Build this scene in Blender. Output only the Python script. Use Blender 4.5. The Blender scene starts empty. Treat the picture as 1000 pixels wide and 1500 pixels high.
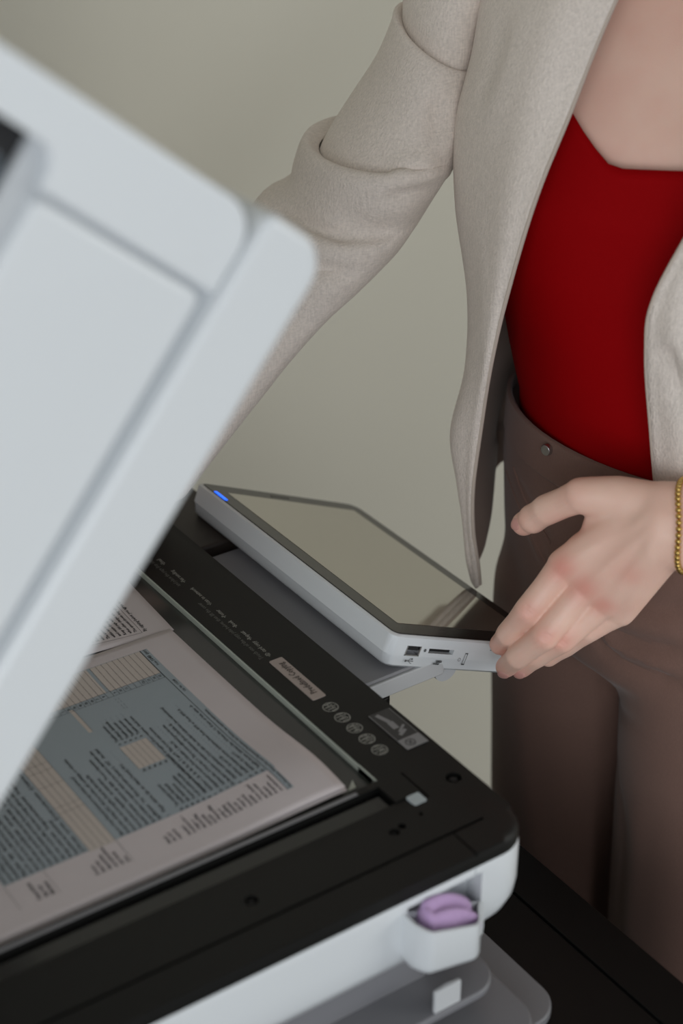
import bpy, bmesh, math, random
import numpy as np
from mathutils import Vector, Matrix
from mathutils.bvhtree import BVHTree
random.seed(7)
SC = bpy.context.scene
COL = SC.collection
# ------------------------------------------------------------------ camera
# world axes: +X out of the machine's front, +Y along its front edge, Z up, platen top at z = 1.0
FPX = 2500.0
PITCH, YAW = math.radians(29.5), math.radians(34.5)
CAM = np.array([-0.5388, -0.5922, 1.6560])
FH = np.array([math.sin(YAW), math.cos(YAW), 0.0])
RT = np.array([math.cos(YAW), -math.sin(YAW), 0.0])
ZZ = np.array([0, 0, 1.0])
FW = FH * math.cos(PITCH) - ZZ * math.sin(PITCH)
UP = FH * math.sin(PITCH) + ZZ * math.cos(PITCH)
cam = bpy.data.cameras.new('camera')
cam_ob = bpy.data.objects.new('camera', cam)
COL.objects.link(cam_ob)
cam.sensor_fit = 'VERTICAL'
cam.sensor_height = 36.0
cam.sensor_width = 24.0
cam.lens = FPX * 36.0 / 1500.0
cam.clip_start = 0.02
M = Matrix(((RT[0], UP[0], -FW[0], CAM[0]), (RT[1], UP[1], -FW[1], CAM[1]), (RT[2], UP[2], -FW[2], CAM[2]), (0, 0, 0, 1)))
cam_ob.matrix_world = M
cam.dof.use_dof = True
cam.dof.focus_distance = 1.21
cam.dof.aperture_fstop = 4.0
SC.camera = cam_ob
# ------------------------------------------------------------------ world, lights, exposure
W = bpy.data.worlds.new('world')
SC.world = W
W.use_nodes = True
W.node_tree.nodes['Background'].inputs[0].default_value = (0.76, 0.80, 0.85, 1)
W.node_tree.nodes['Background'].inputs[1].default_value = 0.80
SC.view_settings.view_transform = 'Standard'
SC.view_settings.look = 'None'
SC.view_settings.exposure = 0.02
SC.view_settings.gamma = 1.0
SC.view_settings.use_curve_mapping = False


def area(name, loc, target, sx, sy, energy, color):
    l = bpy.data.lights.new(name, 'AREA')
    l.shape = 'RECTANGLE'
    l.size, l.size_y, l.energy, l.color = sx, sy, energy, color
    o = bpy.data.objects.new(name, l)
    COL.objects.link(o)
    o.location = loc
    o.rotation_euler = (Vector(target) - Vector(loc)).to_track_quat('-Z', 'Y').to_euler()
    return o


area('window_daylight', (-1.75, -1.95, 1.70), (0.1, 0.2, 1.1), 2.2, 1.5, 28, (0.95, 0.98, 1.0))
area('wall_fill_light', (2.5, -1.9, 1.70), (0.0, 0.82, 1.0), 1.6, 1.5, 28, (0.98, 0.98, 0.95))  # added fill lamp with no known source, brightens the back wall


# ------------------------------------------------------------------ materials
def lin(c):
    return tuple((x / 255 / 12.92) if x / 255 <= 0.04045 else ((x / 255 + 0.055) / 1.055) ** 2.4 for x in c) + (1.0,)


def mat(name, rgb, rough=0.5, noise=0.0, nscale=40.0, bump=0.0, bscale=400.0, metallic=0.0, spec=0.5, coat=0.0, sss=0.0, emit=None, ior=None, trans=0.0, sheen=0.0):
    m = bpy.data.materials.new(name)
    m.use_nodes = True
    nt = m.node_tree
    b = nt.nodes['Principled BSDF']
    b.inputs['Base Color'].default_value = lin(rgb)
    b.inputs['Roughness'].default_value = rough
    b.inputs['Metallic'].default_value = metallic
    b.inputs['Specular IOR Level'].default_value = spec
    b.inputs['Coat Weight'].default_value = coat
    b.inputs['Sheen Weight'].default_value = sheen
    b.inputs['Transmission Weight'].default_value = trans
    if ior:
        b.inputs['IOR'].default_value = ior
    if sss:
        b.inputs['Subsurface Weight'].default_value = sss
        b.inputs['Subsurface Radius'].default_value = (0.012, 0.005, 0.003)
        b.inputs['Subsurface Scale'].default_value = 0.5
    if emit:
        b.inputs['Emission Color'].default_value = lin(emit[0])
        b.inputs['Emission Strength'].default_value = emit[1]
    tc = nt.nodes.new('ShaderNodeTexCoord')
    if noise:
        n = nt.nodes.new('ShaderNodeTexNoise')
        n.inputs['Scale'].default_value = nscale
        n.inputs['Detail'].default_value = 4
        nt.links.new(tc.outputs['Object'], n.inputs['Vector'])
        mx = nt.nodes.new('ShaderNodeMix')
        mx.data_type = 'RGBA'
        c = lin(rgb)
        mx.inputs['A'].default_value = tuple(x * (1 - noise) for x in c[:3]) + (1,)
        mx.inputs['B'].default_value = tuple(min(1, x * (1 + noise)) for x in c[:3]) + (1,)
        nt.links.new(n.outputs['Fac'], mx.inputs['Factor'])
        nt.links.new(mx.outputs['Result'], b.inputs['Base Color'])
    if bump:
        n2 = nt.nodes.new('ShaderNodeTexNoise')
        n2.inputs['Scale'].default_value = bscale
        n2.inputs['Detail'].default_value = 3
        nt.links.new(tc.outputs['Object'], n2.inputs['Vector'])
        bp = nt.nodes.new('ShaderNodeBump')
        bp.inputs['Strength'].default_value = bump
        bp.inputs['Distance'].default_value = 0.001
        nt.links.new(n2.outputs['Fac'], bp.inputs['Height'])
        nt.links.new(bp.outputs['Normal'], b.inputs['Normal'])
    return m


def cloth_mat(name, rgb, scale=330.0, contrast=0.10, bump=0.35, rough=0.9, blotch=0.05):
    """woven cloth: two crossed wave textures give the thread pattern"""
    m = mat(name, rgb, rough, sheen=0.15, spec=0.2)
    nt = m.node_tree
    b = nt.nodes['Principled BSDF']
    tc = nt.nodes['Texture Coordinate']
    hs = []
    for st in ((1.0, 1.0, 0.22), (0.25, 0.9, 1.0)):
        mp = nt.nodes.new('ShaderNodeMapping')
        mp.inputs['Scale'].default_value = st
        w = nt.nodes.new('ShaderNodeTexNoise')
        w.inputs['Scale'].default_value = scale * 3.2
        w.inputs['Detail'].default_value = 1.0
        nt.links.new(tc.outputs['Object'], mp.inputs['Vector'])
        nt.links.new(mp.outputs['Vector'], w.inputs['Vector'])
        hs.append(w)
    mul = nt.nodes.new('ShaderNodeMath')
    mul.operation = 'ADD'
    nt.links.new(hs[0].outputs['Fac'], mul.inputs[0])
    nt.links.new(hs[1].outputs['Fac'], mul.inputs[1])
    half = nt.nodes.new('ShaderNodeMapRange')
    half.inputs['From Min'].default_value = 0.65
    half.inputs['From Max'].default_value = 1.35
    nt.links.new(mul.outputs[0], half.inputs['Value'])
    mul = half
    n = nt.nodes.new('ShaderNodeTexNoise')
    n.inputs['Scale'].default_value = 14
    nt.links.new(tc.outputs['Object'], n.inputs['Vector'])
    c = lin(rgb)
    mx = nt.nodes.new('ShaderNodeMix')
    mx.data_type = 'RGBA'
    mx.inputs['A'].default_value = tuple(x * (1 - contrast) for x in c[:3]) + (1,)
    mx.inputs['B'].default_value = tuple(x * (1 + contrast) for x in c[:3]) + (1,)
    nt.links.new(mul.outputs[0], mx.inputs['Factor'])
    mx2 = nt.nodes.new('ShaderNodeMix')
    mx2.data_type = 'RGBA'
    mx2.blend_type = 'MULTIPLY'
    mx2.inputs['Factor'].default_value = 1.0
    cr = nt.nodes.new('ShaderNodeMapRange')
    cr.inputs['To Min'].default_value = 1 - blotch
    cr.inputs['To Max'].default_value = 1 + blotch
    nt.links.new(n.outputs['Fac'], cr.inputs['Value'])
    nt.links.new(mx.outputs['Result'], mx2.inputs['A'])
    nt.links.new(cr.outputs['Result'], mx2.inputs['B'])
    nt.links.new(mx2.outputs['Result'], b.inputs['Base Color'])
    bp = nt.nodes.new('ShaderNodeBump')
    bp.inputs['Strength'].default_value = bump
    bp.inputs['Distance'].default_value = 0.0006
    nt.links.new(mul.outputs[0], bp.inputs['Height'])
    nt.links.new(bp.outputs['Normal'], b.inputs['Normal'])
    return m


MW = mat('white_plastic', (218, 222, 225), 0.28, bump=0.02, bscale=900, coat=0.2)
MWG = mat('grey_white_plastic', (196, 198, 200), 0.45, bump=0.05, bscale=900)
MB = mat('black_plastic', (16, 16, 15), 0.5, spec=0.28, bump=0.12, bscale=1500)
MBG = mat('gloss_black', (12, 12, 12), 0.12)
MBB = mat('black_body_plastic', (9, 9, 9), 0.42, spec=0.2, bump=0.08, bscale=1500)
MDK = mat('dark_recess', (22, 22, 24), 0.6)
MGAP = mat('seam_grey', (188, 192, 196), 0.6)
MTRAY = mat('grey_tray_plastic', (122, 122, 126), 0.4, bump=0.05, bscale=900)
MGLASS = mat('platen_glass', (58, 60, 58), 0.15, spec=0.5)
MPALE = mat('pale_glass_edge', (172, 178, 168), 0.3)
MBEZEL = mat('bezel_black', (18, 17, 16), 0.22)
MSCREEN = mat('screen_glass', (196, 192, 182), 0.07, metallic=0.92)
MMETAL = mat('steel', (190, 190, 192), 0.3, metallic=1.0)
MGOLD = mat('gold', (214, 178, 104), 0.25, metallic=1.0)
MBLUE = mat('blue_lamp', (20, 90, 255), 0.4, emit=((30, 100, 255), 1.6))
MPAPER = mat('white_paper', (192, 184, 185), 0.85, noise=0.02, nscale=30)
MTINT = mat('form_blue_ink', (146, 156, 162), 0.85)
MCREAM = mat('form_cream_field', (184, 175, 168), 0.85)
MINK = mat('print_ink', (34, 36, 40), 0.8)
MINKG = mat('print_ink_grey', (96, 98, 100), 0.8)
MLABEL = mat('pale_label', (160, 148, 142), 0.6)
MLABTXT = mat('label_text', (78, 70, 66), 0.7)
MPRINT = mat('pale_screen_print', (138, 138, 132), 0.6)
MPRINTD = mat('dim_screen_print', (88, 88, 84), 0.6)
MPIC = mat('sticker_photo_dark', (44, 44, 46), 0.35)
MPICL = mat('sticker_photo_light', (128, 128, 130), 0.4)
MCLOTHP = cloth_mat('lilac_microfibre', (188, 158, 200), 260, 0.06, 0.3)
MBLAZER = cloth_mat('beige_woven_linen', (230, 219, 210), 230, 0.11, 0.6)
MLINING = cloth_mat('taupe_lining', (178, 158, 146), 500, 0.03, 0.05, 0.6)
MTROUSER = cloth_mat('brown_suiting', (126, 98, 88), 420, 0.06, 0.2, 0.85)
MCAMI = cloth_mat('red_crepe', (152, 0, 6), 700, 0.04, 0.08, 0.75, 0.02)
MCAMI.node_tree.nodes['Principled BSDF'].inputs['Sheen Weight'].default_value = 0.0
MCAMI.node_tree.nodes['Principled BSDF'].inputs['Specular IOR Level'].default_value = 0.08
MHAIR = mat('brown_hair', (88, 62, 46), 0.5, bump=0.6, bscale=200)
MSHOE = mat('black_leather', (24, 22, 22), 0.35)
MNAIL = mat('nail', (214, 160, 150), 0.3, spec=0.5, sss=0.1)
MEYE = mat('eye_white', (232, 230, 226), 0.2)
MWALL = mat('wall_paint', (221, 218, 205), 0.9, noise=0.025, nscale=2.2, bump=0.04, bscale=120)
MFLOOR = mat('floor_grey', (150, 146, 138), 0.6, noise=0.05, nscale=6)
MCEIL = mat('ceiling_paint', (150, 150, 146), 0.9)


def skin_mat():
    m = mat('skin', (222, 182, 166), 0.45, sss=0.12, bump=0.12, bscale=700)
    nt = m.node_tree
    b = nt.nodes['Principled BSDF']
    at_ = nt.nodes.new('ShaderNodeAttribute')
    at_.attribute_name = 'blush'
    n = nt.nodes.new('ShaderNodeTexNoise')
    n.inputs['Scale'].default_value = 45
    nt.links.new(nt.nodes['Texture Coordinate'].outputs['Object'], n.inputs['Vector'])
    ad = nt.nodes.new('ShaderNodeMath')
    ad.operation = 'MULTIPLY_ADD'
    ad.inputs[1].default_value = 0.35
    nt.links.new(n.outputs['Fac'], ad.inputs[0])
    nt.links.new(at_.outputs['Fac'], ad.inputs[2])
    mx = nt.nodes.new('ShaderNodeMix')
    mx.data_type = 'RGBA'
    mx.inputs['A'].default_value = lin((245, 209, 190))
    mx.inputs['B'].default_value = lin((226, 150, 134))
    nt.links.new(ad.outputs[0], mx.inputs['Factor'])
    nt.links.new(mx.outputs['Result'], b.inputs['Base Color'])
    return m


MSKIN = skin_mat()


# ------------------------------------------------------------------ helpers
def at(px, py, d):
    """point seen at photo pixel (px, py), d metres along the optical axis"""
    return CAM + (FW + RT * ((px - 500) / FPX) - UP * ((py - 750) / FPX)) * d


def V(p):
    return Vector((float(p[0]), float(p[1]), float(p[2])))


def obj(name, src, m, parent=None, smooth=True, bevel=0.0, seg=2, angle=35, solid=0.0, offset=-1.0, matrix=None, mats=None):
    if isinstance(src, bmesh.types.BMesh):
        me = bpy.data.meshes.new(name)
        bmesh.ops.recalc_face_normals(src, faces=src.faces) if not solid else None
        src.to_mesh(me)
        src.free()
    else:
        me = src
        me.name = name
    me.materials.clear()
    for mm in (mats or [m]):
        me.materials.append(mm)
    if smooth:
        me.shade_smooth()
        me.set_sharp_from_angle(angle=math.radians(angle))
    o = bpy.data.objects.new(name, me)
    COL.objects.link(o)
    if parent is not None:
        o.parent = parent
    if matrix is not None:
        o.matrix_local = matrix
    if solid:
        s = o.modifiers.new('solid', 'SOLIDIFY')
        s.thickness = solid
        s.offset = offset
        if mats and len(mats) > 1:
            s.material_offset = 1
            s.material_offset_rim = 0
    if bevel:
        b = o.modifiers.new('bevel', 'BEVEL')
        b.width = bevel
        b.segments = seg
        b.limit_method = 'ANGLE'
        b.angle_limit = math.radians(30)
        b.harden_normals = True
    return o


def tag(o, label=None, cat=None, group=None, kind=None):
    for k, v in (('label', label), ('category', cat), ('group', group), ('kind', kind)):
        if v:
            o[k] = v
    return o


def empty(name, loc, label, cat, group=None):
    o = bpy.data.objects.new(name, None)
    o.empty_display_size = 0.05
    COL.objects.link(o)
    o.location = loc
    return tag(o, label, cat, group)


def box(bm, x0, x1, y0, y1, z0, z1):
    vs = [bm.verts.new((x, y, z)) for z in (z0, z1) for y in (y0, y1) for x in (x0, x1)]
    for f in ((0, 1, 3, 2), (4, 6, 7, 5), (0, 4, 5, 1), (2, 3, 7, 6), (0, 2, 6, 4), (1, 5, 7, 3)):
        bm.faces.new([vs[i] for i in f])
    return bm


def bxm(*a):
    return box(bmesh.new(), *a)


def rrect(x0, x1, y0, y1, r, n=6, corners=(1, 1, 1, 1)):
    """rounded rectangle outline, counter-clockwise; r may be a 4-list"""
    rs = r if isinstance(r, (list, tuple)) else [r] * 4
    out = []
    for (cx, cy, a0), rr in zip(((x1, y1, 0), (x0, y1, 90), (x0, y0, 180), (x1, y0, 270)), rs):
        sx = -1 if cx == x1 else 1
        sy = -1 if cy == y1 else 1
        if rr <= 0:
            out.append((cx, cy))
            continue
        for k in range(n + 1):
            a = math.radians(a0 + 90 * k / n)
            out.append((cx + sx * rr + rr * math.cos(a), cy + sy * rr + rr * math.sin(a)))
    return out


def prism(outline, z0, z1, bm=None):
    bm = bm or bmesh.new()
    a = [bm.verts.new((x, y, z0)) for x, y in outline]
    b = [bm.verts.new((x, y, z1)) for x, y in outline]
    n = len(outline)
    bm.faces.new(a[::-1])
    bm.faces.new(b)
    for i in range(n):
        bm.faces.new((a[i], a[(i + 1) % n], b[(i + 1) % n], b[i]))
    return bm


def loft(rings, bm=None, closed=True, caps=True):
    bm = bm or bmesh.new()
    R = [[bm.verts.new(V(p)) for p in r] for r in rings]
    n = len(R[0])
    for a, b in zip(R, R[1:]):
        for i in range(n if closed else n - 1):
            j = (i + 1) % n
            bm.faces.new((a[i], a[j], b[j], b[i]))
    if caps and closed:
        bm.faces.new(R[0][::-1])
        bm.faces.new(R[-1])
    return bm


def cyl(bm, p0, p1, r0, r1=None, n=20):
    p0, p1 = np.array(p0, float), np.array(p1, float)
    r1 = r0 if r1 is None else r1
    d = (p1 - p0) / np.linalg.norm(p1 - p0)
    a = np.cross(d, (0, 0, 1) if abs(d[2]) < 0.9 else (1, 0, 0))
    a /= np.linalg.norm(a)
    b = np.cross(d, a)
    ring = lambda p, r: [p + r * (a * math.cos(t) + b * math.sin(t)) for t in np.linspace(0, 2 * math.pi, n, endpoint=False)]
    return loft([ring(p0, r0), ring(p1, r1)], bm)


def tube(bm, pts, r, n=8):
    pts = [np.array(p, float) for p in pts]
    rings = []
    for i, p in enumerate(pts):
        d = pts[min(i + 1, len(pts) - 1)] - pts[max(i - 1, 0)]
        d /= np.linalg.norm(d)
        a = np.cross(d, (0.31, 0.2, 0.93))
        a /= np.linalg.norm(a)
        b = np.cross(d, a)
        rr = r[i] if isinstance(r, (list, tuple)) else r
        rings.append([p + rr * (a * math.cos(t) + b * math.sin(t)) for t in np.linspace(0, 2 * math.pi, n, endpoint=False)])
    return loft(rings, bm)


def ball(bm, c, r, axes=None, u=16, v=10):
    """ellipsoid; r scalar or 3-list along axes"""
    rr = np.array(r if isinstance(r, (list, tuple)) else (r, r, r), float)
    A = np.eye(3) if axes is None else np.array(axes, float)
    c = np.array(c, float)
    rings = []
    for i in range(1, v):
        ph = math.pi * i / v
        rings.append([c + (rr * np.array((math.sin(ph) * math.cos(t), math.sin(ph) * math.sin(t), math.cos(ph)))) @ A for t in np.linspace(0, 2 * math.pi, u, endpoint=False)])
    return loft(rings, bm)


def capsule(bm, p0, p1, r0, r1, n=16):
    """tapered round-ended limb piece"""
    p0, p1 = np.array(p0, float), np.array(p1, float)
    L = np.linalg.norm(p1 - p0)
    d = (p1 - p0) / max(L, 1e-9)
    a = np.cross(d, (0, 0, 1) if abs(d[2]) < 0.9 else (1, 0, 0))
    a /= np.linalg.norm(a)
    b = np.cross(d, a)
    rings = []
    for k in range(1, 6):
        t = math.pi / 2 * (1 - k / 5)
        rings.append((p0 - d * r0 * math.sin(t), max(r0 * math.cos(t), r0 * 0.02)))
    for k in range(0, 5):
        t = math.pi / 2 * k / 5
        rings.append((p1 + d * r1 * math.sin(t), r1 * math.cos(t)))
    return loft([[c + r * (a * math.cos(t) + b * math.sin(t)) for t in np.linspace(0, 2 * math.pi, n, endpoint=False)] for c, r in rings], bm)


def evaluated(bm, setup):
    """mesh of bm after the modifiers that setup() adds"""
    me = bpy.data.meshes.new('tmp')
    bmesh.ops.recalc_face_normals(bm, faces=bm.faces)
    bm.to_mesh(me)
    bm.free()
    o = bpy.data.objects.new('tmp', me)
    COL.objects.link(o)
    setup(o)
    dg = bpy.context.evaluated_depsgraph_get()
    dg.update()
    out = bpy.data.meshes.new_from_object(o.evaluated_get(dg))
    bpy.data.objects.remove(o)
    bpy.data.meshes.remove(me)
    return out


def remesh(bm, voxel, it=4, fac=0.5):
    def s(o):
        r = o.modifiers.new('r', 'REMESH')
        r.mode = 'VOXEL'
        r.voxel_size = voxel
        if it:
            k = o.modifiers.new('s', 'SMOOTH')
            k.factor = fac
            k.iterations = it
    return evaluated(bm, s)


def cut(bm, cutters):
    """bm minus every mesh in cutters"""
    obs = []
    for c in cutters:
        me = bpy.data.meshes.new('c')
        bmesh.ops.recalc_face_normals(c, faces=c.faces)
        c.to_mesh(me)
        c.free()
        o = bpy.data.objects.new('c', me)
        COL.objects.link(o)
        obs.append(o)

    def s(o):
        for c in obs:
            m = o.modifiers.new('b', 'BOOLEAN')
            m.operation = 'DIFFERENCE'
            m.solver = 'EXACT'
            m.object = c
    out = evaluated(bm, s)
    for o in obs:
        me = o.data
        bpy.data.objects.remove(o)
        bpy.data.meshes.remove(me)
    return out


def coords(me):
    c = np.empty(len(me.vertices) * 3)
    me.vertices.foreach_get('co', c)
    return c.reshape(-1, 3)


def normals(me):
    c = np.empty(len(me.vertices) * 3)
    me.vertices.foreach_get('normal', c)
    return c.reshape(-1, 3)


def set_coords(me, c):
    me.vertices.foreach_set('co', c.ravel())
    me.update()


def seg_dist(P, a, b):
    a, b = np.array(a), np.array(b)
    ab = b - a
    t = np.clip(((P - a) @ ab) / (ab @ ab), 0, 1)
    return np.linalg.norm(P - a - t[:, None] * ab, axis=1), t


def spline(pts, n):
    """Catmull-Rom through pts, n samples"""
    P = np.array(pts, float)
    P = np.vstack([2 * P[0] - P[1], P, 2 * P[-1] - P[-2]])
    m = len(P) - 3
    out = []
    for s in np.linspace(0, m, n):
        i = min(int(s), m - 1)
        t = s - i
        a, b, c, d = P[i:i + 4]
        out.append(0.5 * ((2 * b) + (c - a) * t + (2 * a - 5 * b + 4 * c - d) * t * t + (3 * b - a - 3 * c + d) * t ** 3))
    return np.array(out)


def ridge(me, poly, amp, width, taper=True):
    """raise (amp > 0) or press a fold into the surface along a polyline"""
    P, N = coords(me), normals(me)
    S = spline(poly, 24)
    best = np.full(len(P), 9.0)
    tt = np.zeros(len(P))
    for i in range(len(S) - 1):
        d, t = seg_dist(P, S[i], S[i + 1])
        k = d < best
        best[k] = d[k]
        tt[k] = (i + t[k]) / (len(S) - 1)
    w = np.exp(-(best / width) ** 2)
    if taper:
        w *= np.clip(np.sin(np.pi * np.clip(tt, 0.02, 0.98)) * 1.6, 0, 1)
    set_coords(me, P + N * (amp * w)[:, None])


def on_surface(me, poly):
    """the points of a fold moved onto the cloth they run over"""
    tree = BVHTree.FromPolygons([v.co for v in me.vertices], [tuple(p.vertices) for p in me.polygons])
    out = []
    for p in poly:
        d = np.array(p) - CAM
        d /= np.linalg.norm(d)
        hit = tree.ray_cast(V(CAM), V(d))
        if hit[0] is not None:
            out.append(np.array(hit[0]))
    return out if len(out) > 1 else poly


# text: (string, size, u, v, align) entries become flat glyph meshes in page space
def glyphs(entries, mapper, bm=None, xscale=1.0):
    bm = bm or bmesh.new()
    obs = []
    for s, size, u, v, al in entries:
        c = bpy.data.curves.new('t', 'FONT')
        c.body, c.size, c.align_x, c.resolution_u = s, size, al, 1
        c.offset = size * 0.022
        o = bpy.data.objects.new('t', c)
        COL.objects.link(o)
        obs.append((o, u, v))
    dg = bpy.context.evaluated_depsgraph_get()
    dg.update()
    for o, u, v in obs:
        me = o.evaluated_get(dg).to_mesh()
        vs = [bm.verts.new(V(mapper(u + p.co.x * xscale, v + p.co.y))) for p in me.vertices]
        for f in me.polygons:
            try:
                bm.faces.new([vs[i] for i in f.vertices])
            except ValueError:
                pass
        o.evaluated_get(dg).to_mesh_clear()
    for o, u, v in obs:
        c = o.data
        bpy.data.objects.remove(o)
        bpy.data.curves.remove(c)
    return bm


def quad(bm, u0, u1, v0, v1, mapper, nu=1, nv=1):
    g = [[bm.verts.new(V(mapper(u0 + (u1 - u0) * i / nu, v0 + (v1 - v0) * j / nv))) for i in range(nu + 1)] for j in range(nv + 1)]
    for j in range(nv):
        for i in range(nu):
            bm.faces.new((g[j][i], g[j][i + 1], g[j + 1][i + 1], g[j + 1][i]))
    return bm


def stroke(bm, u0, v0, u1, v1, w, mapper, n=1):
    """thin printed line"""
    L = math.hypot(u1 - u0, v1 - v0)
    ex, ey = -(v1 - v0) / L * w / 2, (u1 - u0) / L * w / 2
    prev = None
    for k in range(n + 1):
        t = k / n
        u, v = u0 + (u1 - u0) * t, v0 + (v1 - v0) * t
        cur = (bm.verts.new(V(mapper(u + ex, v + ey))), bm.verts.new(V(mapper(u - ex, v - ey))))
        if prev:
            bm.faces.new((prev[0], prev[1], cur[1], cur[0]))
        prev = cur
    return bm


def ringstroke(bm, u, v, r, w, mapper, n=20):
    for k in range(n):
        a, b = 2 * math.pi * k / n, 2 * math.pi * (k + 1) / n
        f = [bm.verts.new(V(mapper(u + rr * math.cos(t), v + rr * math.sin(t)))) for rr, t in ((r - w / 2, a), (r + w / 2, a), (r + w / 2, b), (r - w / 2, b))]
        bm.faces.new(f)


# ------------------------------------------------------------------ the room
def struct(name, bm, m):
    return tag(obj(name, bm, m, smooth=False), kind='structure')


YW = 0.82
struct('floor', bxm(-3.2, 3.0, -3.2, YW + 0.1, -0.1, 0.0), MFLOOR)
struct('wall_back', bxm(-3.2, 3.0, YW, YW + 0.1, 0.0, 2.9), MWALL)
struct('wall_right', bxm(3.0, 3.1, -3.2, YW + 0.1, 0.0, 2.9), MWALL)
struct('ceiling', bxm(-3.2, 3.1, -3.2, YW + 0.1, 2.9, 3.0), MCEIL)
struct('baseboard_back', bxm(-3.2, 3.0, YW - 0.015, YW, 0.0, 0.09), MWG)
# ------------------------------------------------------------------ the copier
PR = empty('multifunction_copier', (-0.25, 0.3, 0.0), 'white and black office copier with raised lid and tilted touch panel', 'copier')
PRI = Matrix.Translation((0.25, -0.3, 0.0))


def part(name, src, m, parent=None, **k):
    o = obj(name, src, m, None, **k)
    o.parent = parent or PR
    if parent is None:
        o.matrix_local = PRI @ (k.get('matrix') or Matrix())
    return o


# black frame of the scanner, hollowed for the platen and the narrow feed glass
fr = prism(rrect(-0.53, 0.0, -0.0105, 0.60, 0.024, 8), 0.9895, 1.0)
edges = [e for e in fr.edges if all(abs(v.co.z - 1.0) < 1e-5 for v in e.verts)]
bmesh.ops.bevel(fr, geom=edges, offset=0.0055, segments=4, affect='EDGES', profile=0.5)
cuts = [bxm(-0.39, -0.0525, 0.0765, 0.53, 0.9935, 1.02),
        bxm(-0.39, -0.0555, 0.0535, 0.0712, 0.9945, 1.02),
        bxm(-0.52, -0.0215, 0.0112, 0.0134, 0.9980, 1.02),
        bxm(-0.0452, -0.0440, -0.03, 0.0112, 0.9978, 1.02),
        bxm(-0.0368, -0.0355, 0.046, 0.0745, 0.9985, 1.02),
        bxm(-0.39, -0.0375, 0.0462, 0.0535, 0.9990, 1.02)]
for x, y, r in ((-0.0125, 0.0525, 0.0052), (-0.0725, 0.0315, 0.0034), (-0.0655, 0.0335, 0.0026), (-0.172, 0.030, 0.004), (-0.0495, 0.0365, 0.0016)):
    cuts.append(cyl(bmesh.new(), (x, y, 0.9965), (x, y, 1.02), r))
part('scanner_frame', cut(fr, cuts), MB, angle=30)
for x, y, r in ((-0.0125, 0.0525, 0.0030), (-0.0725, 0.0315, 0.0020), (-0.172, 0.030, 0.0024)):
    bm = bmesh.new()
    cyl(bm, (x, y, 0.9955), (x, y, 0.9985), r, r * 0.8)
    box(bm, x - r * 0.8, x + r * 0.8, y - r * 0.15, y + r * 0.15, 0.9975, 0.9990)
    part('screw', bm, MDK)
part('platen_glass', bxm(-0.389, -0.0530, 0.0770, 0.529, 0.9936, 0.9950), MGLASS, smooth=False)
part('feed_glass', bxm(-0.389, -0.0560, 0.0540, 0.0708, 0.9946, 0.9960), MBG, smooth=False)
bm = bmesh.new()
box(bm, -0.0535, -0.0508, 0.0800, 0.528, 0.9936, 0.9994)
part('glass_edge', bm, MPALE, bevel=0.0006)
part('platen_lip', bxm(-0.389, -0.0700, 0.0716, 0.0748, 0.9990, 1.0002), MTRAY, bevel=0.0005)
bm = bmesh.new()
box(bm, -0.0535, -0.0505, 0.0768, 0.0960, 0.9945, 0.9998)
part('size_marker', bm, MPALE, bevel=0.0005)
tri = prism([(-0.0700, 0.0830), (-0.0640, 0.0830), (-0.0615, 0.0905)], 0.9951, 0.9954)
part('corner_arrow', tri, MPALE, smooth=False)
part('white_marker', prism(rrect(-0.0482, -0.0388, 0.0440, 0.0535, 0.0012, 3), 0.9992, 1.0003), mat('marker_pale', (172, 182, 186), 0.5), smooth=False)

# white body of the scanner: stacked outlines, the bottom edge drawn in
rings = []
for z, i in ((0.9893, 0.0015), (0.986, 0.0), (0.960, 0.0), (0.951, 0.0012), (0.943, 0.005), (0.937, 0.012), (0.9335, 0.022), (0.9325, 0.034)):
    rings.append([(x, y, z) for x, y in rrect(-0.53 + i, -0.0005 - i, -0.0105 + i * 0.45, 0.60 - i, 0.022 + i * 0.3, 8)])
hs = loft(rings)
part('scanner_housing', cut(hs, [bxm(-0.0935, -0.0395, -0.03, 0.003, 0.9450, 0.9838), bxm(-0.0450, -0.0440, -0.03, -0.0095, 0.9765, 1.0)]), MW, angle=40)

# pocket on the left side of the scanner: an open D-shaped bin
def dshape(y0, depth, xa, xb, n=22):
    out = [(xa, y0)]
    for k in range(0, n):
        q = k / (n - 1)
        f = math.sin(math.pi / 2 * min(1, 0.35 + q / 0.16)) if q < 0.16 else (1.0 if q < 0.62 else 0.5 + 0.5 * math.cos(math.pi * (q - 0.62) / 0.38))
        out.append((xa + (xb - xa) * q, y0 - depth * f - (0.0001 if k == n - 1 else 0)))
    return out + [(xb, y0)]


XA, XB = -0.0970, -0.0360


def pocket_z(x, k):
    f = (x - XA) / (XB - XA)
    lo, hi = 0.9465 - 0.0135 * f, 0.9815 - 0.0215 * f
    return lo + (hi - lo) * k


rings = []
for k, dz in ((-0.02, 0.45), (0.0, 0.75), (0.06, 0.9), (0.2, 1.0), (1.0, 1.0)):
    rings.append([(x, y, pocket_z(x, k)) for x, y in dshape(-0.010, 0.021 * dz, XA + 0.004 * (1 - dz), XB - 0.004 * (1 - dz))])
inner = []
for k, dz in ((1.0, 1.0), (0.25, 1.0), (0.1, 0.9)):
    inner.append([(x, y, pocket_z(x, k)) for x, y in dshape(-0.0102, 0.0192 * dz, XA + 0.0020, XB - 0.0020)])
part('side_pocket', loft(rings + inner), MW, angle=50)

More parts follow.
